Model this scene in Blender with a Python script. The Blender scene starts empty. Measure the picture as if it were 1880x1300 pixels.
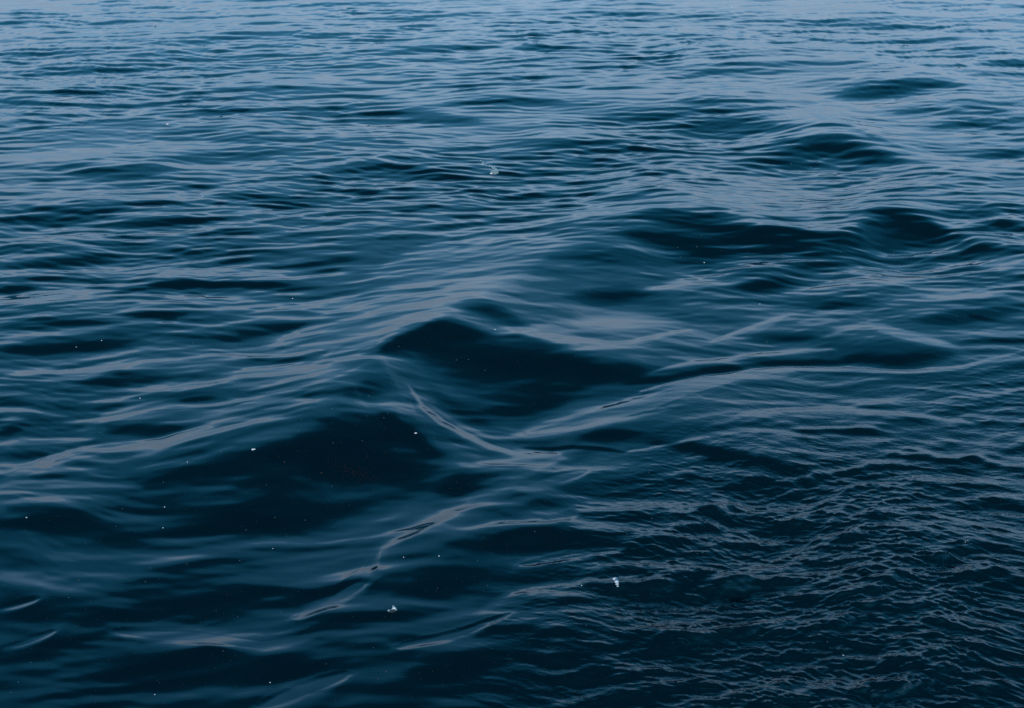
import bpy, math, random
import numpy as np

# ------------------------------------------------------------------ camera, sky, sun, exposure
S = bpy.context.scene
PW, PH = 1880.0, 1300.0
CAM_H = 3.0
VFOV = math.radians(34.0)
PITCH = math.radians(27.0)                       # below the horizontal
F = (PH / 2) / math.tan(VFOV / 2)                # focal length in photo pixels
cam = bpy.data.cameras.new('camera')
cam_o = bpy.data.objects.new('camera', cam)
S.collection.objects.link(cam_o)
cam_o.location = (0, 0, CAM_H)
cam_o.rotation_euler = (math.pi / 2 - PITCH, 0, 0)
cam.sensor_fit = 'HORIZONTAL'
cam.sensor_width = 36
cam.lens = 36 * F / PW
cam.clip_start = 0.05
cam.clip_end = 20000
S.camera = cam_o

SUN_EL, SUN_AZ = math.radians(24), math.radians(188)   # azimuth clockwise from +Y (view direction)
world = bpy.data.worlds.new("World")
S.world = world
world.use_nodes = True
nt = world.node_tree
for n in list(nt.nodes): nt.nodes.remove(n)
N = nt.nodes.new; L = nt.links.new
out = N('ShaderNodeOutputWorld'); bg = N('ShaderNodeBackground')
sky = N('ShaderNodeTexSky'); sky.sky_type = 'NISHITA'; sky.sun_disc = False
sky.sun_elevation = SUN_EL; sky.sun_rotation = SUN_AZ
sky.air_density = 1.0; sky.dust_density = 1.5; sky.ozone_density = 2.0
bg.inputs['Strength'].default_value = 0.15
tc = N('ShaderNodeTexCoord'); sep = N('ShaderNodeSeparateXYZ')
L(tc.outputs['Generated'], sep.inputs[0])
# pale cloud bank low in the sky: elevation band with a torn upper edge
mp = N('ShaderNodeMapping'); mp.inputs['Scale'].default_value = (2.2, 2.2, 5.0)
L(tc.outputs['Generated'], mp.inputs[0])
nz = N('ShaderNodeTexNoise'); nz.inputs['Scale'].default_value = 1.6; nz.inputs['Detail'].default_value = 5
L(mp.outputs[0], nz.inputs['Vector'])
ma = N('ShaderNodeMath'); ma.operation = 'MULTIPLY_ADD'; ma.inputs[1].default_value = 0.30; ma.inputs[2].default_value = -0.15
L(nz.outputs['Fac'], ma.inputs[0])
ad = N('ShaderNodeMath'); ad.operation = 'ADD'
L(sep.outputs['Z'], ad.inputs[0]); L(ma.outputs[0], ad.inputs[1])
def ramp(stops):
    r = N('ShaderNodeValToRGB'); el = r.color_ramp.elements
    while len(el) > 1: el.remove(el[-1])
    el[0].position = stops[0][0]; el[0].color = (*stops[0][1], 1)
    for p, c in stops[1:]:
        q = el.new(p); q.color = (*c, 1)
    L(ad.outputs[0], r.inputs[0]); return r
G3 = lambda v: (v, v, v)
# overcast veil: pale near the horizon, a torn edge, then thinner bluish cloud, clear sky overhead
veil = ramp([(0.0, (.12, .36, .60)), (0.07, (.22, .43, .66)), (0.14, (.42, .58, .79)), (0.21, (.50, .75, 1.03)), (0.29, (.28, .62, 1.00)), (0.37, (.105, .42, .76)), (0.50, (.040, .33, .62)), (0.62, (.011, .20, .39)), (0.74, (.004, .085, .175)), (0.9, (.0012, .033, .07))])
cover = ramp([(0.0, G3(.95)), (0.6, G3(.95)), (0.9, G3(.5))])
mul = N('ShaderNodeVectorMath'); mul.operation = 'SCALE'; mul.inputs['Scale'].default_value = 10.0
L(veil.outputs[0], mul.inputs[0])
mix = N('ShaderNodeMix'); mix.data_type = 'RGBA'
zen = N('ShaderNodeMix'); zen.data_type = 'RGBA'; zen.blend_type = 'MULTIPLY'; zen.inputs[0].default_value = 1.0
L(sky.outputs[0], zen.inputs[6]); zen.inputs[7].default_value = (0.15, 0.50, 0.62, 1)
L(cover.outputs[0], mix.inputs[0]); L(zen.outputs[2], mix.inputs[6]); L(mul.outputs[0], mix.inputs[7])
L(mix.outputs[2], bg.inputs[0]); L(bg.outputs[0], out.inputs[0])

sl = bpy.data.lights.new('sun', 'SUN'); so = bpy.data.objects.new('sun', sl); S.collection.objects.link(so)
sl.energy = 3.0; sl.angle = math.radians(0.5); sl.color = (1, 0.95, 0.88)
so.rotation_euler = (math.pi / 2 - SUN_EL, 0, math.pi - SUN_AZ)

S.cycles.use_denoising = False
S.view_settings.view_transform = 'Standard'; S.view_settings.look = 'None'
S.view_settings.gamma = 1; S.view_settings.exposure = 0.0

# ------------------------------------------------------------------ helpers
rng = np.random.default_rng(7)
CP, SP = math.cos(PITCH), math.sin(PITCH)

def project(x, y, z):
    dz = z - CAM_H
    depth = y * CP - dz * SP
    depth = np.maximum(depth, 0.05)
    up = y * SP + dz * CP
    return PW / 2 + F * x / depth, PH / 2 - F * up / depth

def ground(px, py):
    """photo pixel -> point on the still water plane"""
    a = (px - PW / 2) / F; b = (PH / 2 - py) / F
    dy = CP + b * SP; dz = -SP + b * CP
    t = CAM_H / -dz
    return a * t, dy * t

def bil(img, u, v, wrap=False):
    h, w = img.shape
    if wrap:
        u = np.mod(u, w); v = np.mod(v, h)
        i0 = np.floor(u).astype(np.int64) % w; j0 = np.floor(v).astype(np.int64) % h
        fu = u - np.floor(u); fv = v - np.floor(v)
        i1 = (i0 + 1) % w; j1 = (j0 + 1) % h
    else:
        u = np.clip(u, 0, w - 1.001); v = np.clip(v, 0, h - 1.001)
        i0 = u.astype(np.int64); j0 = v.astype(np.int64); fu = u - i0; fv = v - j0; i1 = i0 + 1; j1 = j0 + 1
    return (img[j0, i0] * (1 - fu) * (1 - fv) + img[j0, i1] * fu * (1 - fv)
            + img[j1, i0] * (1 - fu) * fv + img[j1, i1] * fu * fv)

# ------------------------------------------------------------------ the wave faces: each entry is a
# ridge line with the steepness of its face (+ tilts towards the viewer, - tilts away) and its breadth
FACES = [
 # far water
 (.6,4,[(0,13),(60,17)]),(.8,5,[(190,40),(250,36)]),(.8,5,[(440,45),(550,45)]),
 (.9,8,[(350,78),(430,68),(540,62),(620,66)]),(.9,6,[(0,102),(60,97),(150,97)]),
 (.9,10,[(50,135),(150,128),(250,122),(340,112)]),(.8,6,[(390,132),(430,128)]),
 (.9,9,[(100,172),(180,165),(260,158),(320,162)]),(1.,8,[(0,190),(70,188)]),(.6,8,[(400,160),(520,163),(600,172)]),
 (.8,6,[(350,205),(450,202)]),(.8,6,[(540,210),(650,202)]),(.7,5,[(90,220),(150,217)]),
 (1.,10,[(650,215),(730,210),(800,215),(870,222)]),(1.,8,[(820,190),(900,186),(940,186),(1030,188)]),
 (.6,6,[(220,225),(300,225)]),(.8,7,[(380,258),(500,255)]),(.9,8,[(320,285),(400,292),(500,283)]),
 (.9,7,[(100,310),(160,300)]),(1.1,12,[(130,320),(200,318),(300,315)]),(.9,9,[(330,345),(400,340)]),
 (.9,8,[(530,337),(590,337)]),(.9,12,[(600,315),(700,310),(800,318),(850,320)]),
 (1.,12,[(0,400),(100,395),(230,385)]),(1.,13,[(200,420),(300,415),(400,405)]),(.8,8,[(480,378),(560,376)]),
 (.6,8,[(700,100),(850,85),(940,80)]),(.6,7,[(680,30),(800,28),(900,25)]),
 (-.7,12,[(0,150),(200,143),(400,140),(700,137)]),(-.6,11,[(0,283),(200,278),(400,270)]),
 (-.6,10,[(0,345),(200,358),(400,362)]),(-.6,11,[(0,440),(150,440),(350,435)]),(-.5,10,[(640,280),(800,262),(940,250)]),
 (-.5,10,[(500,240),(650,238),(800,236)]),(-.5,12,[(0,60),(200,68),(340,58)]),(-.5,9,[(560,100),(700,84),(830,66)]),
 (.8,7,[(1050,22),(1130,25),(1200,28)]),(.9,8,[(1450,45),(1550,40),(1620,43),(1690,45)]),(.7,5,[(1640,12),(1700,8),(1780,10)]),
 (.9,8,[(940,85),(1010,88),(1060,92),(1130,95)]),(.9,8,[(1300,102),(1380,97),(1450,95),(1530,97)]),
 (1.,11,[(1750,98),(1880,100)]),(1.,11,[(1800,118),(1880,120)]),(.8,7,[(1640,73),(1760,68)]),
 (.9,11,[(1240,137),(1400,125),(1500,118),(1620,122)]),(1.5,14,[(1540,175),(1620,165),(1700,155),(1745,155)]),
 (.7,8,[(1720,120),(1800,140),(1850,148)]),(1.,10,[(1260,190),(1330,187),(1400,187)]),(.8,8,[(1420,193),(1500,190)]),
 (1.3,11,[(1740,210),(1780,196),(1840,205)]),(.8,10,[(1640,205),(1740,200)]),(1.3,11,[(1700,240),(1790,228),(1840,232)]),
 (1.1,14,[(1230,240),(1300,233),(1400,228),(1430,230)]),(.7,10,[(1100,215),(1250,212)]),
 (.9,6,[(1500,230),(1560,232),(1600,250),(1660,272)]),(1.5,24,[(1380,302),(1490,288),(1570,280),(1640,292)]),
 (1.,12,[(1480,260),(1560,250)]),(1.1,10,[(1770,290),(1830,285),(1880,280)]),
 (.8,10,[(950,270),(1050,265),(1150,272),(1230,277)]),(.8,10,[(940,300),(1050,297),(1150,300)]),
 (.8,9,[(1480,345),(1560,340)]),(.8,7,[(1650,325),(1700,315)]),
 (-1.2,26,[(1250,325),(1350,345),(1420,385),(1480,400),(1540,392),(1620,355),(1680,325),(1750,312)]),
 (-.7,20,[(1060,318),(1180,320),(1300,330)]),
 (-.9,13,[(1480,200),(1560,215),(1620,255),(1690,290),(1780,305)]),(-.8,14,[(1620,150),(1680,112),(1760,130),(1860,172)]),
 (-.8,12,[(1770,308),(1880,302)]),(-.5,10,[(1000,140),(1200,150),(1400,165)]),(-.6,10,[(1150,50),(1400,62)]),
 # middle distance
 (.55,55,[(260,915),(450,890),(640,850)]),(1.0,18,[(1430,456),(1510,462),(1570,448)]),(.6,16,[(1240,480),(1330,500),(1400,500)]),
 (-.9,34,[(540,625),(660,590),(780,545),(900,492),(1000,458)]),(.7,20,[(1600,475),(1480,500),(1380,535)]),(.5,30,[(1050,470),(1150,480),(1250,500)]),(.5,40,[(820,700),(950,725),(1060,715)]),
 (1.1,26,[(1560,448),(1640,428),(1730,436)]),(.8,24,[(1180,430),(1300,450),(1440,458)]),(.8,22,[(1420,275),(1520,268),(1600,282)]),(.6,16,[(1560,165),(1680,162)]),(-.8,20,[(1320,365),(1440,392),(1560,385)]),(.6,22,[(1240,200),(1400,205)]),
 (1.3,24,[(1190,398),(1260,408),(1340,425),(1420,438),(1490,432)]),(1.,20,[(1150,430),(1240,452),(1320,470)]),
 (1.9,24,[(1580,415),(1640,400),(1700,408),(1745,428)]),(1.2,28,[(1540,440),(1640,450),(1710,440)]),
 (1.2,13,[(1830,412),(1880,412)]),(1.1,16,[(1740,460),(1830,455)]),
 (-.8,9,[(1700,398),(1760,425),(1880,442)]),(-.5,10,[(980,400),(1100,385),(1200,370)]),
 (-.9,9,[(0,548),(80,542),(200,538)]),(-.8,7,[(260,553),(360,545),(460,548)]),(-.7,12,[(300,505),(450,500),(640,505)]),
 (-.7,8,[(390,568),(550,565)]),(-.7,8,[(540,565),(650,545)]),
 (-1.3,15,[(520,630),(650,592),(750,562),(830,522),(880,504),(940,500)]),(-1.2,19,[(700,500),(850,457),(940,450),(1010,446)]),
 (-1.,13,[(600,652),(700,612),(800,580)]),(-.9,13,[(440,682),(600,680),(700,650)]),
 (-.9,5,[(20,687),(100,680)]),(-.9,8,[(100,686),(220,672),(400,658),(480,650)]),(-.8,7,[(250,718),(400,705)]),
 (-.6,6,[(180,738),(230,732)]),(-1.1,11,[(170,780),(200,767),(400,757),(470,745)]),(-.9,7,[(440,745),(520,735),(575,735)]),
 (-.7,6,[(0,770),(40,768)]),(-.9,7,[(0,815),(80,812),(160,808)]),(-1.1,9,[(80,845),(160,825),(300,810),(380,785)]),
 (-1.,12,[(0,882),(60,862),(100,840)]),(-1.,12,[(0,895),(120,890),(250,892)]),
 (.9,10,[(280,522),(380,520),(500,518)]),(1.,10,[(0,530),(60,525)]),(.8,8,[(480,528),(600,528)]),
 (1.1,15,[(0,645),(60,640),(160,635),(250,625)]),(.9,8,[(230,580),(290,578),(340,575)]),(.9,14,[(160,705),(220,695),(300,690)]),
 (.8,12,[(0,795),(30,785)]),(.9,12,[(0,490),(120,480),(230,465)]),(.8,8,[(330,735),(420,735)]),(.7,10,[(0,598),(120,590),(200,590)]),
 (1.,10,[(520,500),(620,492)]),(.8,10,[(420,610),(540,600)]),(1.0,12,[(200,790),(320,785)]),
 (1.5,20,[(700,648),(740,618),(800,602),(880,612)]),(1.,16,[(840,560),(890,565),(950,590)]),
 (1.3,36,[(770,640),(860,650),(960,662),(1060,682)]),(.9,26,[(660,722),(720,690)]),
 (1.2,44,[(540,830),(650,805),(740,790)]),(1.0,36,[(600,870),(700,865),(800,860)]),(.6,45,[(300,950),(480,945),(650,940)]),
 (-3.5,4.2,[(752,708),(776,746),(816,778),(859,801),(904,821),(954,832),(1020,837)]),
 (.5,12,[(790,715),(840,752),(900,780)]),(1.1,14,[(700,760),(745,800),(800,835)]),
 (1.5,3,[(960,820),(1010,823),(1050,819),(1100,822),(1150,829)]),
 (-1.0,12,[(940,832),(1030,840)]),(-.7,6,[(880,851),(1010,849)]),
 (-1.3,16,[(960,795),(1020,784),(1090,766),(1180,742),(1260,714),(1330,700)]),(-.7,8,[(1300,702),(1400,686),(1460,682)]),
 (.8,12,[(880,760),(960,750),(1040,735)]),
 (-.9,9,[(1500,530),(1580,515),(1700,510)]),(-.7,6,[(1440,540),(1540,532)]),(-.7,8,[(1180,535),(1300,510),(1390,485),(1470,475)]),
 (-.9,6,[(1310,625),(1380,602),(1440,580)]),(-.7,6,[(1470,592),(1530,587)]),(-.8,7,[(1530,608),(1600,597),(1680,620),(1750,635)]),
 (-.9,8,[(1750,490),(1880,475)]),(-.7,5,[(1700,547),(1800,541),(1880,522)]),(-.5,18,[(1060,590),(1250,588)]),
 (-.7,6,[(1060,640),(1160,628),(1270,602)]),(-1.,5,[(1190,683),(1280,665),(1400,650),(1530,640)]),
 (-1.2,5,[(1180,717),(1300,691),(1440,674),(1580,677),(1680,681),(1770,673),(1880,645)]),(-.8,8,[(930,600),(1030,620),(1120,630)]),
 (1.1,6,[(1150,703),(1300,679),(1400,664),(1560,660)]),
 (1.,14,[(1060,542),(1130,542),(1190,537)]),(1.,18,[(1020,660),(1100,680),(1190,684)]),(1.,13,[(1560,655),(1650,658),(1740,648)]),
 (1.1,18,[(1700,592),(1800,577),(1880,562)]),(.9,13,[(1360,530),(1450,520)]),(.7,10,[(1500,560),(1620,560)]),
 (.8,10,[(1380,620),(1500,620)]),
 (1.,12,[(1080,800),(1160,794)]),(1.3,11,[(1200,812),(1260,818),(1330,836),(1430,852),(1500,860)]),(1.,22,[(1340,890),(1500,892)]),
 (-1.3,4,[(1150,829),(1190,826),(1220,817),(1300,802)]),
 (-.8,8,[(1360,760),(1500,752),(1650,760),(1780,775)]),
 # near water
 (-1.1,11,[(960,900),(1020,882),(1085,865)]),(-.45,14,[(1015,848),(950,882),(870,922),(800,952),(740,987),(695,1012)]),
 (-.5,14,[(695,1020),(675,1060),(620,1100)]),(-.8,10,[(545,1138),(600,1108),(670,1075)]),
 (-1.3,13,[(480,1300),(560,1266),(640,1240)]),(-1.,6,[(20,1190),(60,1177),(100,1162)]),(-.7,7,[(140,1180),(250,1182)]),
 (-1.2,13,[(220,1164),(350,1170),(480,1186),(560,1174)]),(-.8,6,[(0,1122),(70,1105)]),(-.9,9,[(730,1192),(850,1165),(940,1130)]),
 (-.9,6,[(1060,936),(1160,930),(1230,926)]),(-.7,8,[(990,962),(1060,945)]),(-.9,9,[(950,1042),(1060,1021),(1140,1010)]),
 (-.3,24,[(0,1060),(200,1042),(360,1020)]),(-.5,20,[(330,920),(480,905)]),(-.5,12,[(880,1130),(980,1090),(1100,1060)]),
 (.55,38,[(230,1092),(380,1082),(520,1075)]),(.5,38,[(180,1245),(380,1232),(580,1225)]),(.55,36,[(760,1085),(860,1060)]),
 (1.,16,[(900,1005),(1060,985)]),(1.,26,[(1010,1210),(1130,1240)]),(.9,22,[(760,1240),(900,1225)]),
 (.5,28,[(60,960),(180,950)]),(.8,20,[(820,900),(860,890)]),
 (.9,14,[(1640,1012),(1770,1012)]),(.8,14,[(1300,960),(1480,975)]),(.8,16,[(1180,1090),(1330,1080)]),(.8,18,[(1500,1190),(1640,1180)]),
 (-.7,12,[(1730,1040),(1820,1020),(1880,1060)]),(-.6,14,[(1720,1130),(1880,1150)]),(-.6,12,[(1480,940),(1700,950),(1880,960)]),
 (-.5,14,[(1250,1290),(1450,1250),(1700,1260)]),(-.5,10,[(1330,1030),(1560,1060)]),
]

FS = 2.0                                               # photo pixels per cell of the face map
gw, gh = int((PW + 800) / FS), int((PH + 500) / FS)
OX, OY = -400.0, -250.0
gx = OX + np.arange(gw) * FS; gy = OY + np.arange(gh) * FS
face = np.zeros((gh, gw), np.float32); lip = np.zeros((gh, gw), np.float32)
for amp, wid, pts in FACES:
    pts = [np.array(p, float) for p in pts]
    x0 = min(p[0] for p in pts) - 4 * wid - 30; x1 = max(p[0] for p in pts) + 4 * wid + 30
    y0 = min(p[1] for p in pts) - 4 * wid; y1 = max(p[1] for p in pts) + 4 * wid
    i0, i1 = [int(np.clip((v - OX) / FS, 0, gw)) for v in (x0, x1)]
    j0, j1 = [int(np.clip((v - OY) / FS, 0, gh)) for v in (y0, y1)]
    X, Y = np.meshgrid(gx[i0:i1], gy[j0:j1])
    best = np.full(X.shape, 1e9); tt = np.zeros(X.shape)
    seg = [np.linalg.norm(pts[k + 1] - pts[k]) for k in range(len(pts) - 1)]; tot = sum(seg); run = 0
    for k in range(len(pts) - 1):
        a, d = pts[k], pts[k + 1] - pts[k]
        tr = ((X - a[0]) * d[0] + (Y - a[1]) * d[1]) / (d @ d)
        t = np.clip(tr, 0, 1)
        ex = X - a[0] - t * d[0]; ey = Y - a[1] - t * d[1]
        horiz = abs(d[0]) > 1.2 * abs(d[1])
        q = (ex / (2.5 * wid if horiz else wid)) ** 2 + (ey / wid) ** 2
        m = q < best
        best = np.where(m, q, best); tt = np.where(m, (run + t * seg[k]) / tot, tt)
        run += seg[k]
    taper = 0.45 + 0.55 * np.sqrt(np.clip(4 * tt * (1 - tt), 0, 1))
    val = (abs(amp) * taper * np.exp(-best / (taper ** 2))).astype(np.float32)
    if amp <= -3: lip[j0:j1, i0:i1] = np.maximum(lip[j0:j1, i0:i1], val)     # the curling lip, a crisp back-tilted ribbon
    else: face[j0:j1, i0:i1] += np.sign(amp) * val

# ruffled patch (lower right): soft-edged polygon in the same frame
ROUGH = [(1940,600),(1880,640),(1700,690),(1500,690),(1330,700),(1230,745),(1290,790),(1420,850),(1230,890),
         (1110,950),(1090,1040),(1010,1120),(960,1200),(920,1330),(1000,1600),(2300,1600),(2300,560)]
X, Y = np.meshgrid(gx, gy)
ins = np.zeros(X.shape, bool)
for k in range(len(ROUGH)):
    (xa, ya), (xb, yb) = ROUGH[k], ROUGH[(k + 1) % len(ROUGH)]
    c = ((ya > Y) != (yb > Y)) & (X < (xb - xa) * (Y - ya) / (yb - ya + 1e-9) + xa)
    ins ^= c
def blur(a, s):
    n = int(3 * s); k = np.exp(-0.5 * (np.arange(-n, n + 1) / s) ** 2); k /= k.sum()
    fy = np.fft.rfft2(np.pad(a, n, mode='edge'))
    h, w = a.shape[0] + 2 * n, a.shape[1] + 2 * n
    KY = np.exp(-2 * (np.pi * s * np.fft.fftfreq(h)) ** 2)[:, None]; KX = np.exp(-2 * (np.pi * s * np.fft.rfftfreq(w)) ** 2)[None]
    return np.fft.irfft2(fy * KY * KX, (h, w))[n:-n, n:-n]
rough_map = blur(ins.astype(float), 38)
rough_map *= np.clip((Y - 600) / 250, 0.22, 1)          # ruffles grow towards the viewer
lip_soft = np.clip(blur(lip.astype(float), 6) * 1.5, 0, 1)
# calm glassy areas
calm_map = np.zeros(X.shape)
for cx, cy, rx, ry, v in ((860,690,260,90,.8),(1050,770,220,45,.9),(620,850,260,110,.8),(400,1020,420,160,.35),(500,1230,520,110,.3),(1430,370,160,50,.7),
                          (1280,440,200,60,.6),(1640,430,130,50,.6),(880,1080,200,130,.6),(1450,560,250,80,.3),(1140,860,220,50,.6),(250,760,330,170,.38),(300,560,320,120,.2)):
    calm_map = np.maximum(calm_map, v * np.exp(-((X - cx) / rx) ** 2 - ((Y - cy) / ry) ** 2))

# ------------------------------------------------------------------ random ripple tiles (periodic height fields)
def tile(n, size, lmin, lmax, spread, slope, seed, heading=math.pi / 2, peak=1.0, chop=0.0):
    r = np.random.default_rng(seed)
    k = np.fft.fftfreq(n, size / n) * 2 * np.pi
    KX, KY = np.meshgrid(k, k)
    K = np.hypot(KX, KY) + 1e-9
    lam = 2 * np.pi / K
    th = np.arctan2(KY, KX)
    D = np.exp(-(np.angle(np.exp(1j * (th - heading))) / spread) ** 2) + np.exp(-(np.angle(np.exp(1j * (th - heading + np.pi))) / spread) ** 2)
    band = np.exp(-np.clip(lmin / lam - 1, 0, None) ** 2 * 6) * np.exp(-np.clip(lam / lmax - 1, 0, None) ** 2 * 6)
    A = D * band * lam ** (1.0 + peak)
    h = np.fft.ifft2(A * (r.normal(size=K.shape) + 1j * r.normal(size=K.shape))).real
    if chop:
        h = h / h.std()
        h = h + chop * (h * h - 1) * 0.5
    sy = np.gradient(h, size / n, axis=0)
    return (h * slope / sy.std()).astype(np.float32)

T_swell = (tile(512, 41.0, 1.2, 4.0, .55, .045, 3, math.radians(78)), 41.0)
T_mid   = (tile(1024, 17.3, .20, .62, .44, .042, 5, math.radians(95), chop=.15), 17.3)
T_mid2  = (tile(1024, 13.1, .10, .28, .42, .045, 9, math.radians(99), chop=.15), 13.1)
T_fine  = (tile(1024, 9.7, .055, .15, .45, .060, 11, math.radians(90)), 9.7)
T_ruf   = (tile(1024, 6.1, .027, .12, .66, .185, 13, math.radians(84), peak=.15, chop=.5), 6.1)
T_ruf2  = (tile(1024, 8.3, .09, .34, .70, .140, 17, math.radians(97), peak=.7, chop=.5), 8.3)
T_env   = (tile(256, 11.0, 1.0, 5.0, 2.0, 1.0, 23), 11.0)
T_warp  = (tile(256, 7.7, .6, 3.0, 2.0, 1.0, 29), 7.7)

def samp(T, x, y, ang=0.0, ox=0.0, oy=0.0):
    img, size = T
    n = img.shape[0]; c, s = math.cos(ang), math.sin(ang)
    return bil(img, (x * c - y * s + ox) / size * n, (x * s + y * c + oy) / size * n, True)

env_s = T_env[0].std(); warp_s = T_warp[0].std()

# ------------------------------------------------------------------ solve the big wave shape on a metric grid
WX0, WX1, WY0, WY1, WD = -12.0, 12.0, 1.0, 23.0, 0.0125
nx, ny = int((WX1 - WX0) / WD), int((WY1 - WY0) / WD)
wx = WX0 + np.arange(nx) * WD; wy = WY0 + np.arange(ny) * WD
WX, WY = np.meshgrid(wx.astype(np.float32), wy.astype(np.float32))
H = np.zeros((ny, nx), np.float32)
ky = (np.fft.fftfreq(ny, WD) * 2 * np.pi)[:, None]; kx = (np.fft.rfftfreq(nx, WD) * 2 * np.pi)[None]
FACE_GAIN = 0.50
for it in range(8):
    u, v = project(WX, WY, H)
    s = bil(face, (u - OX) / FS, (v - OY) / FS)
    tand = CAM_H / np.hypot(WX, WY)
    s = s * (np.minimum(tand, .75) + .09) * FACE_GAIN
    lw = np.clip(bil(lip, (u - OX) / FS, (v - OY) / FS) / 1.4 - .25, 0, 1)
    edge = np.clip((WY - 1.6) / 1.0, 0, 1) * np.clip((21.5 - WY) / 2.5, 0, 1) * np.clip((11 - np.abs(WX)) / 2, 0, 1)
    s = np.clip(s, -np.interp(tand, [.15, .35, .9], [.28, .27, .178]) * np.minimum(tand, 1.1), .6)
    s = (s * (1 - lw) - .16 * lw) * edge
    G = np.fft.rfft2(s)
    Hn = np.fft.irfft2(G * (-1j * ky) / (ky ** 2 + 0.12 * kx ** 2 + 0.8 ** 2), (ny, nx)).astype(np.float32)
    H = Hn if it == 0 else 0.5 * H + 0.5 * Hn
print('big wave height range', H.min(), H.max())


def height(x, y):
    r = np.hypot(x, y)
    inside = (x > WX0 + .2) & (x < WX1 - .2) & (y > WY0 + .2) & (y < WY1 - .2)
    base = np.where(inside, bil(H, (x - WX0) / WD, (y - WY0) / WD), 0)
    u, v = project(x, y, base)
    front = y > 0.5
    ruf = np.where(front, bil(rough_map, (u - OX) / FS, (v - OY) / FS), 0.3)
    calm = np.where(front, bil(calm_map, (u - OX) / FS, (v - OY) / FS), 0.0)
    tilt = np.where(front, bil(face, (u - OX) / FS, (v - OY) / FS), 0.0)
    sheen = np.clip(-tilt * 1.1, 0, .85) * np.clip((v - 450) / 300, 0, 1)      # back-tilted slopes stay glassy
    sheen = np.maximum(sheen, .97 * np.clip(bil(lip_soft, (u - OX) / FS, (v - OY) / FS), 0, 1))
    calm = np.maximum(calm, np.where(front, sheen, 0))
    env = np.clip(1 + 0.35 * samp(T_env, x, y) / env_s, .25, 1.8)
    wxx = x + 0.05 * samp(T_warp, x, y) / warp_s; wyy = y + 0.04 * samp(T_warp, x, y, 1.3, 2, 5) / warp_s
    fade_fine = np.clip(1.2 - r / 45, 0, 1)
    depth_gain = np.interp(r, [3, 5, 9, 14, 18, 40], [1.05, 1.05, .95, 1.1, 1.4, 1.6])
    outside = 1 - np.clip((21.5 - y) / 3, 0, 1) * np.clip((11 - np.abs(x)) / 2, 0, 1) * (y > 1.5)
    h = base + samp(T_swell, x, y) * (0.35 * (1 - .6 * calm) + outside * 1.0)
    h = h + samp(T_mid, wxx, wyy, .0) * env * depth_gain * (1 - .7 * calm) * (1 - .3 * ruf)
    env2 = np.clip(1 + 0.4 * samp(T_env, x, y, .7, 3, 1) / env_s, .2, 2)
    h = h + samp(T_mid2, wxx, wyy) * env2 * depth_gain * np.interp(r, [5, 9, 18], [1.0, 1.2, 1.5]) * (1 - .8 * calm) * (1 - .3 * ruf) * fade_fine
    h = h + samp(T_fine, wxx, wyy) * env * fade_fine * (1 - .7 * calm) * (1 - .5 * ruf) * np.clip((r - 2.5) / 4.5, .4, 2.6)
    env3 = np.clip(1 + 0.5 * samp(T_env, x, y, 1.9, 1, 7) / env_s, .15, 2)
    h = h + (samp(T_ruf, wxx, wyy) * env3 + samp(T_ruf2, wxx, wyy) * env) * ruf
    return h.astype(np.float32), ruf.astype(np.float32)

# ------------------------------------------------------------------ the water sheet: rings round the viewpoint, dense where seen
dep = np.radians(np.concatenate([np.linspace(86, 52, 30, endpoint=False), np.linspace(52, 7.2, 1150, endpoint=False)]))
rr = CAM_H / np.tan(dep)
rr = np.concatenate([[0.0 + 1e-3], rr, np.geomspace(rr[-1] * 1.01, 9000, 130)])
fan = np.linspace(-27, 27, 1250)
side = 27 + (180 - 27) * np.linspace(0, 1, 150)[1:] ** 1.5
az = np.radians(np.concatenate([-side[::-1], fan, side[:-1]]))
R, A = np.meshgrid(rr, az, indexing='ij')
VX = (R * np.sin(A)).astype(np.float32); VY = (R * np.cos(A)).astype(np.float32)
VZ, RUF = height(VX, VY)
VZ *= np.clip((9000 - R) / 6000, 0, 1)
nr, na = R.shape
co = np.stack([VX, VY, VZ], -1).reshape(-1, 3).astype(np.float32)
idx = np.arange(nr * na).reshape(nr, na)
nxt = np.roll(idx, -1, axis=1)
q = np.stack([idx[:-1], nxt[:-1], nxt[1:], idx[1:]], -1).reshape(-1, 4)[:, ::-1]
me = bpy.data.meshes.new('water')
me.vertices.add(len(co)); me.vertices.foreach_set('co', co.ravel())
me.loops.add(q.size); me.loops.foreach_set('vertex_index', q.ravel().astype(np.int32))
me.polygons.add(len(q)); me.polygons.foreach_set('loop_start', np.arange(0, q.size, 4, dtype=np.int32))
me.polygons.foreach_set('use_smooth', np.ones(len(q), bool))
me.update(calc_edges=True)
at = me.attributes.new('ruffle', 'FLOAT', 'POINT'); at.data.foreach_set('value', RUF.ravel())
water = bpy.data.objects.new('water', me); S.collection.objects.link(water)
water['kind'] = 'structure'
print('water verts', len(co))

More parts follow.
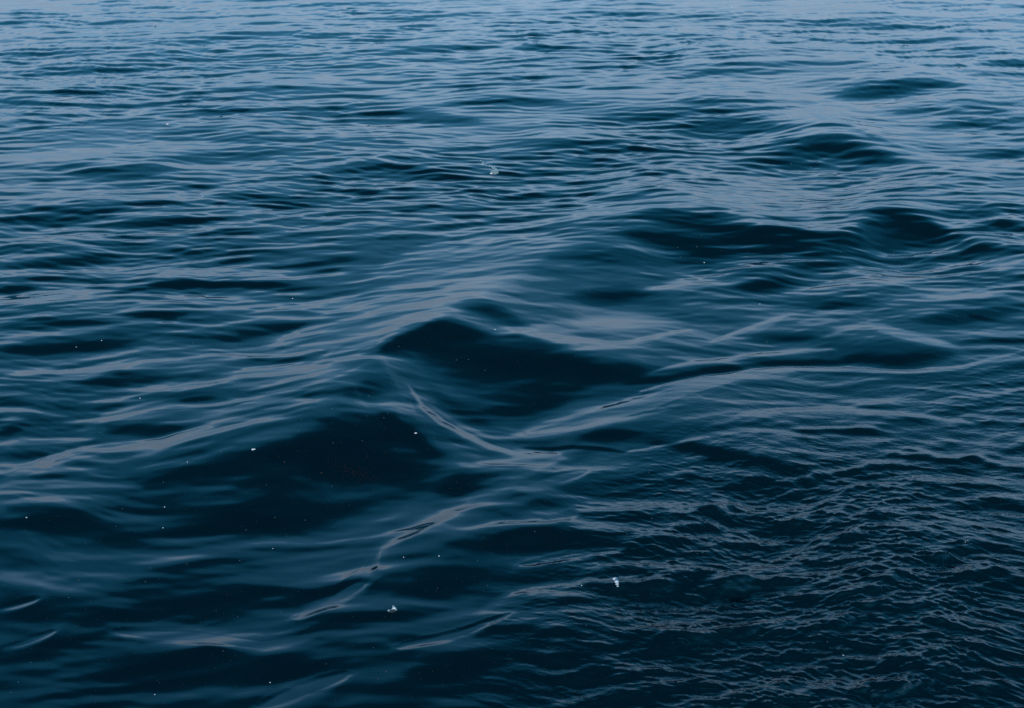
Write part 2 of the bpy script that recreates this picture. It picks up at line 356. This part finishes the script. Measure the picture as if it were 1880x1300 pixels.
def principled(name, col, rough, **kw):
    m = bpy.data.materials.new(name); m.use_nodes = True
    b = m.node_tree.nodes['Principled BSDF']
    b.inputs['Base Color'].default_value = (*col, 1); b.inputs['Roughness'].default_value = rough
    for k, v in kw.items(): b.inputs[k.replace('_', ' ')].default_value = v
    return m, b
wm, wb = principled('sea_water', (.0002, .0066, .0110), .02, IOR=1.47)
t = wm.node_tree; N2 = t.nodes.new; L2 = t.links.new
geo = N2('ShaderNodeNewGeometry')
atn = N2('ShaderNodeAttribute'); atn.attribute_name = 'ruffle'
mp2 = N2('ShaderNodeMapping'); mp2.inputs['Scale'].default_value = (26, 60, 30)
L2(geo.outputs['Position'], mp2.inputs[0])
n1 = N2('ShaderNodeTexNoise'); n1.inputs['Scale'].default_value = 1.0; n1.inputs['Detail'].default_value = 3; n1.inputs['Distortion'].default_value = .6
L2(mp2.outputs[0], n1.inputs['Vector'])
mm = N2('ShaderNodeMath'); mm.operation = 'MULTIPLY'
ms = N2('ShaderNodeMath'); ms.operation = 'MULTIPLY_ADD'; ms.inputs[1].default_value = .45; ms.inputs[2].default_value = .03
L2(atn.outputs['Fac'], ms.inputs[0])
L2(n1.outputs['Fac'], mm.inputs[0]); L2(ms.outputs[0], mm.inputs[1])
bp = N2('ShaderNodeBump'); bp.inputs['Distance'].default_value = .006; bp.inputs['Strength'].default_value = 1
L2(mm.outputs[0], bp.inputs['Height']); L2(bp.outputs[0], wb.inputs['Normal'])
me.materials.append(wm)

# ------------------------------------------------------------------ things floating on the water
def on_water(px, py):
    """where the sight line of a photo pixel meets the waves"""
    px = np.asarray(px, float); py = np.asarray(py, float)
    a = (px - PW / 2) / F; b = (PH / 2 - py) / F
    dx, dy, dz = a, CP + b * SP, -SP + b * CP
    t = CAM_H / -dz
    for _ in range(30):
        h, _r = height(dx * t, dy * t)
        t = t + 0.35 * ((CAM_H - h) / -dz - t)
    h, _r = height(dx * t, dy * t)
    return dx * t, dy * t, h, t

def mat(name, col, rough=.6, alpha=1.0):
    m, b = principled(name, col, rough)
    b.inputs['Alpha'].default_value = alpha
    nz = m.node_tree.nodes.new('ShaderNodeTexNoise'); nz.inputs['Scale'].default_value = 180
    r = m.node_tree.nodes.new('ShaderNodeMix'); r.data_type = 'RGBA'
    r.inputs[6].default_value = (*[c * .75 for c in col], 1); r.inputs[7].default_value = (*[min(1, c * 1.1) for c in col], 1)
    m.node_tree.links.new(nz.outputs['Fac'], r.inputs[0]); m.node_tree.links.new(r.outputs[2], b.inputs['Base Color'])
    return m
M_WHITE = mat('white_foam', (.66, .68, .70)); M_PALE = mat('thin_foam', (.09, .14, .16)); M_SOFT = mat('soft_foam', (.42, .50, .52)); M_DIM = mat('dull_foam', (.05, .08, .09))
M_RED = mat('reddish_crumb', (.14, .07, .05)); M_FILM = mat('foam_film', (.50, .60, .58), .4, .55)
M_WEED = mat('weed', (.008, .013, .020), .9); M_WEED.node_tree.nodes['Principled BSDF'].inputs['Specular IOR Level'].default_value = 0

def blob_geo(r, seed, flat=.55, lump=.25, sub=2):
    import bmesh
    bm = bmesh.new(); bmesh.ops.create_icosphere(bm, subdivisions=sub, radius=1)
    g = np.random.default_rng(seed); c = g.normal(size=(5, 3)); c /= np.linalg.norm(c, axis=1)[:, None]; am = g.uniform(-lump, lump, 5)
    for v in bm.verts:
        n = np.array(v.co); k = 1 + sum(am[i] * math.exp(-3 * (1 - n @ c[i])) for i in range(5))
        v.co = (n[0] * k * r * 1.15, n[1] * k * r, n[2] * k * r * flat)
    return bm
def mesh_of(name, bm, m):
    d = bpy.data.meshes.new(name); bm.to_mesh(d); bm.free(); d.materials.append(m)
    d.polygons.foreach_set('use_smooth', [True] * len(d.polygons)); return d
def link(name, data, loc, parent=None):
    o = bpy.data.objects.new(name, data); S.collection.objects.link(o); o.location = loc
    if parent: o.parent = parent
    return o

FLECKS = [(909,605),(1068,1075),(1548,1203),(1293,482),(1343,14),(1767,12),(218,3),(288,2),(1234,193),(1715,312),
 (372,360),(190,88),(285,64),(285,48),(375,82),(660,54),(580,127),(110,586),(187,625),(140,637),(328,586),(315,624),(354,629),
 (257,731),(296,753),(257,774),(184,794),(344,848),(580,708),(553,770),(406,829),(621,513),(632,516),(537,548),(890,520),(914,545),
 (892,589),(732,636),(860,660),(838,661),(890,680),(677,727),(712,759),(705,767),(675,764),(610,750),(548,791),(612,813),(665,809),
 (727,823),(265,858),(522,848),(570,745),(432,706),(475,677),(581,595),(49,950),(302,931),(299,969),(213,966),(157,997),(132,1029),
 (131,1081),(126,1097),(68,886),(97,889),(113,890),(120,888),(300,885),(225,934),(505,950),(501,1007),(452,973),(343,1036),(276,1043),
 (440,1029),(267,1068),(145,1065),(741,1023),(806,1021),(877,1029),(843,954),(858,920),(745,931),(560,955),(436,1132),(516,1124),
 (365,1155),(57,1216),(34,1252),(20,1271),(284,1275),(496,1253),(784,1191),(709,1233),(599,1219),(694,1246),(686,1189),(803,1080),
 (895,1075),(610,893),(686,898),(489,890),(590,868),(410,1195),(446,1164),(1244,454),(1279,453),(1249,472),(1264,507),(1395,558),
 (1543,462),(1641,464),(1651,487),(1408,628),(1757,581),(1266,702),(1227,608),(1080,532),(1191,867),(982,976),(1452,933),(1280,1016),
 (1437,1020),(1572,1014),(1772,995),(1316,1125),(1618,1078),(1519,1178),(1076,1148),(1605,926),(1646,979),(1151,980),(1197,952),
 (1339,50),(1372,210),(1127,244),(996,253),(1489,307),(1453,301),(1405,358),(1288,432),(1179,366),(990,307),(1014,159),(1572,381),
 (129,117),(152,187),(189,206),(430,178),(455,218),(355,290),(523,291),(872,222),(825,92),(758,43),(886,45),(650,231),(210,429),(365,413)]
BRIGHT = {(909,605):1.3,(1548,1203):1.4,(1343,14):1.4,(1767,12):1.3,(218,3):1.2,(288,2):1.2,(372,360):1.2,(344,848):1.3,(257,731):1.2,
 (49,950):1.4,(302,931):1.3,(299,969):1.2,(806,1021):1.3,(496,1253):1.3,(284,1275):1.2,(187,625):1.2,(1293,482):1.2,(1234,193):1.2,
 (1068,1075):1.2,(741,1023):1.1,(140,637):1.1,(537,548):1.1,(1715,312):1.2,(1395,558):1.1,(501,1007):1.1,(1772,995):1.1,(285,64):1.1}
def zone(x, y):
    """a patch of water one can find in the photo: short name, and where it lies"""
    if y < 110: return 'farthest water', ('on the pale farthest water at the upper left' if x < 940 else 'on the pale farthest water at the upper right')
    if y < 430:
        if x < 460: return 'far left ripples', 'on the far ripples near the left edge'
        if x < 940: return 'far middle ripples', 'on the far ripples left of the curved foam scrap'
        return 'far swells', ('among the far swells right of the curved foam scrap' if x < 1350 else 'near the pale trough between the far right swells')
    if x < 700 and y < 780:
        return 'streaked slope', ('at the left edge of the streaked slope' if x < 240 else 'halfway along the streaked slope' if x < 500 else 'where the streaked slope meets the main crest' if y < 620 else 'on the slope just below the main crest')
    if x < 700:
        if y > 1110: return 'bottom left corner water', 'below the pale wavy streak at the bottom left' if y > 1180 else 'beside the pale wavy streak low at the left'
        if x < 240: return 'near left edge water', 'on dark near water by the left edge'
        if y < 900: return 'trough left of the curl', 'in the dark trough left of the curling crest'
        return 'black near trough', 'in the black near trough left of the diagonal streak'
    if x > 1130 and y > 840:
        return 'ruffled water', ('on the upper half of the ruffled patch' if y < 1040 else 'among ruffles low on the ruffled patch')
    if y < 840:
        if x < 960: return 'main wave face', ('on the dark face of the main wave' if y < 700 else 'beside the curling crest')
        return 'right hollows', ('in the dark hollow under the right swells' if y < 520 else 'on the blue water right of the main wave')
    return 'centre foreground', ('beside the diagonal streak below the curling crest' if y < 1040 else 'on the centre foreground around the white foam clump')
variants = {}
for mi, m in enumerate((M_WHITE, M_PALE, M_RED)):
    variants[mi] = [mesh_of('foam_fleck', blob_geo(1.0, 40 + k + 7 * mi, .6, .35), m) for k in range(4)]
fx, fy, fz, ft = on_water([p[0] for p in FLECKS], [p[1] for p in FLECKS])
rf = random.Random(4)
for k, p in enumerate(FLECKS):
    br = BRIGHT.get(p)
    mi = 0 if br else (2 if rf.random() < .15 and p[1] > 430 else 1)
    o = link('foam_fleck', variants[mi][rf.randrange(4)], (fx[k], fy[k], fz[k]))
    size = (br or rf.uniform(.75, 1.0)) * .92 * ft[k] / F
    size *= .88 if p[1] > 500 else 1
    o.scale = (size, size * 1.2, size); o.rotation_euler = (0, 0, rf.uniform(0, 6.28))
    g, where = zone(*p)
    tone = ('larger white', 'bright white')[br < 1.3] if br else ('', 'faint pale', 'faint reddish')[mi]
    o['label'] = tone + ' foam fleck ' + where; o['category'] = 'foam fleck'; o['group'] = tone + ' foam flecks, ' + g

# the larger scraps, each one recognisable
def scrap(name, label, cat, px, py):
    x, y, z, t = [float(v[0]) for v in on_water([px], [py])]
    r = bpy.data.objects.new(name, None); S.collection.objects.link(r); r.location = (x, y, z)
    r['label'] = label; r['category'] = cat
    return r, t / F
def blobs(root, name, m, k, items, seed):
    """items: (dx, dy, r, squash) in photo pixels from the scrap's middle; laid on the water"""
    ox, oy, oz = root.location
    for i, (dx, dy, r, fl) in enumerate(items):
        X0, Y0 = px0[0] + dx, px0[1] + dy
        x, y, z, t = [float(v[0]) for v in on_water([X0], [Y0])]
        link(name, mesh_of(name, blob_geo(r * k, seed + i, fl, .3), m), (x - ox, y - oy, z - oz + r * k * .1), root)
def film(root, name, m, outline):
    """thin film hugging the water, outline in photo pixels"""
    import bmesh
    ox, oy, oz = root.location
    xs, ys, zs, _ = on_water([p[0] for p in outline], [p[1] for p in outline])
    bm = bmesh.new()
    cx, cy = xs.mean(), ys.mean()
    rings = []
    for f in (1.0, .66, .33):
        hx, hy = cx + (xs - cx) * f, cy + (ys - cy) * f
        hz, _r = height(hx, hy)
        rings.append([bm.verts.new((hx[i] - ox, hy[i] - oy, float(hz[i]) - oz + .003)) for i in range(len(xs))])
    hz, _r = height(np.array([cx]), np.array([cy])); c = bm.verts.new((cx - ox, cy - oy, float(hz[0]) - oz + .004))
    n = len(xs)
    for a_, b_ in zip(rings, rings[1:]):
        for i in range(n): bm.faces.new((a_[i], a_[(i + 1) % n], b_[(i + 1) % n], b_[i]))
    for i in range(n): bm.faces.new((rings[-1][i], rings[-1][(i + 1) % n], c))
    bmesh.ops.recalc_face_normals(bm, faces=bm.faces)
    return link(name, mesh_of(name, bm, m), (0, 0, 0), root)

px0 = (903, 310)
r, k = scrap('foam_scrap', 'curved translucent foam scrap with a bright dot, far water left of centre', 'foam scrap', 903, 310)
film(r, 'film', M_FILM, [(898,304),(905,305),(911,309),(915,314),(915,319),(909,321),(902,320),(900,316),(907,315),(909,312),(904,308)])
blobs(r, 'bubble', M_WHITE, k, [(-1,8.6,2.6,.6)], 70)
blobs(r, 'bubble', M_SOFT, k, [(-17,-8,1.8,.6),(-16,-12,1.5,.6),(-4,-5,1.6,.6),(-20,-15,1.1,.6),(-10,-6,1.0,.6)], 75)
px0 = (722, 1117)
r, k = scrap('foam_clump', 'white crescent foam clump with small side bubble, centre foreground below the wave', 'foam clump', 722, 1117)
blobs(r, 'bubble', M_WHITE, k, [(1.5,0,3.2,.7),(4.5,2,2.0,.5)], 81); blobs(r, 'bubble', M_SOFT, k, [(-8,4,2.2,.6),(-2.5,2,1.8,.5),(0,-4,1.6,.5)], 84)
film(r, 'film', mat('thin_scum', (.10, .13, .15), .4, .35), [(712,1121),(718,1119),(726,1119),(731,1121),(727,1124),(720,1126),(714,1125)])
px0 = (1131, 1067)
r, k = scrap('foam_clump', 'brightest round foam blob with a fading tail, at the left edge of the ruffles', 'foam clump', 1131, 1067)
blobs(r, 'bubble', M_WHITE, k, [(-1,-2.2,4.4,.8),(.8,1.2,3.8,.6)], 91); blobs(r, 'tail_bubble', M_SOFT, k, [(1.5,5,3.2,.5),(3,9,2.0,.5)], 95)
for lab, x, y, rad in (('bright oblong foam fleck below the streaked slope, brightest of the lower left', 465, 825, 2.9),
                       ('bright warm foam fleck alone on the pale far water at the left', 308, 228, 2.3),
                       ('bright foam fleck in the black trough left of the curling crest', 763, 795, 2.2)):
    r, k = scrap('foam_clump', lab, 'foam clump', x, y); px0 = (x, y)
    blobs(r, 'bubble', M_WHITE, k, [(-.5 * rad / 2, .3, rad * .8, .7), (.6 * rad, 0, rad * .6, .6)], int(x))

# faint brown weed raft in the trough: many small fronds in one clump
import bmesh
gr = np.random.default_rng(12)
n = 150
u1 = gr.normal(size=n) * .6; v1 = gr.normal(size=n) * .6
pxs = 652 + 38 * u1 + 10 * v1; pys = 868 + 9 * u1 + 14 * v1
xs, ys, zs, ts = on_water(pxs, pys)
bm = bmesh.new()
for i in range(n):
    s_ = gr.uniform(.002, .006); q = blob_geo(s_, 200 + i, .35, .4, 1); tmp = bpy.data.meshes.new('t'); q.to_mesh(tmp); q.free()
    nv = len(bm.verts); bm.from_mesh(tmp); bpy.data.meshes.remove(tmp); bm.verts.ensure_lookup_table()
    for v in bm.verts[nv:]: v.co.x += xs[i] - xs[0]; v.co.y += ys[i] - ys[0]; v.co.z += zs[i] - zs[0]
o = link('weed_raft', mesh_of('weed_raft', bm, M_WEED), (xs[0], ys[0], zs[0]))
o['kind'] = 'stuff'; o['label'] = 'faint brownish weed raft drifting in the dark trough below the streaked slope'; o['category'] = 'seaweed'

# drifting specks nobody could count
n = 1100
pxs = np.concatenate([gr.uniform(0, 1050, 750), gr.uniform(0, 1880, 350)]); pys = np.concatenate([gr.uniform(700, 1300, 750), gr.uniform(440, 1300, 350)])
xs, ys, zs, ts = on_water(pxs, pys)
vs, fs, mi_ = [], [], []
for i in range(n):
    s_ = gr.uniform(.3, .7) * ts[i] / F; a0 = gr.uniform(0, 6.28); b0 = len(vs)
    for kx_, ky_, kz_ in ((1,0,0),(0,1,0),(-1,0,0),(0,-1,0),(0,0,.6),(0,0,-.6)):
        vs.append((xs[i] + s_ * (kx_ * math.cos(a0) - ky_ * math.sin(a0)), ys[i] + s_ * 1.2 * (kx_ * math.sin(a0) + ky_ * math.cos(a0)), zs[i] + s_ * kz_ + .001))
    for f_ in ((0,1,4),(1,2,4),(2,3,4),(3,0,4),(1,0,5),(2,1,5),(3,2,5),(0,3,5)):
        fs.append(tuple(b0 + q_ for q_ in f_)); mi_.append(0)
d = bpy.data.meshes.new('drifting_specks'); d.from_pydata(vs, [], fs)
for m in (M_DIM, M_RED): d.materials.append(m)
pick = np.repeat(gr.random(n) < .2, 8).astype(np.int32); d.polygons.foreach_set('material_index', pick)
o = link('drifting_specks', d, (0, 0, 0)); o['kind'] = 'stuff'; o['label'] = 'dim dust-like specks scattered over the dark near water'; o['category'] = 'specks'
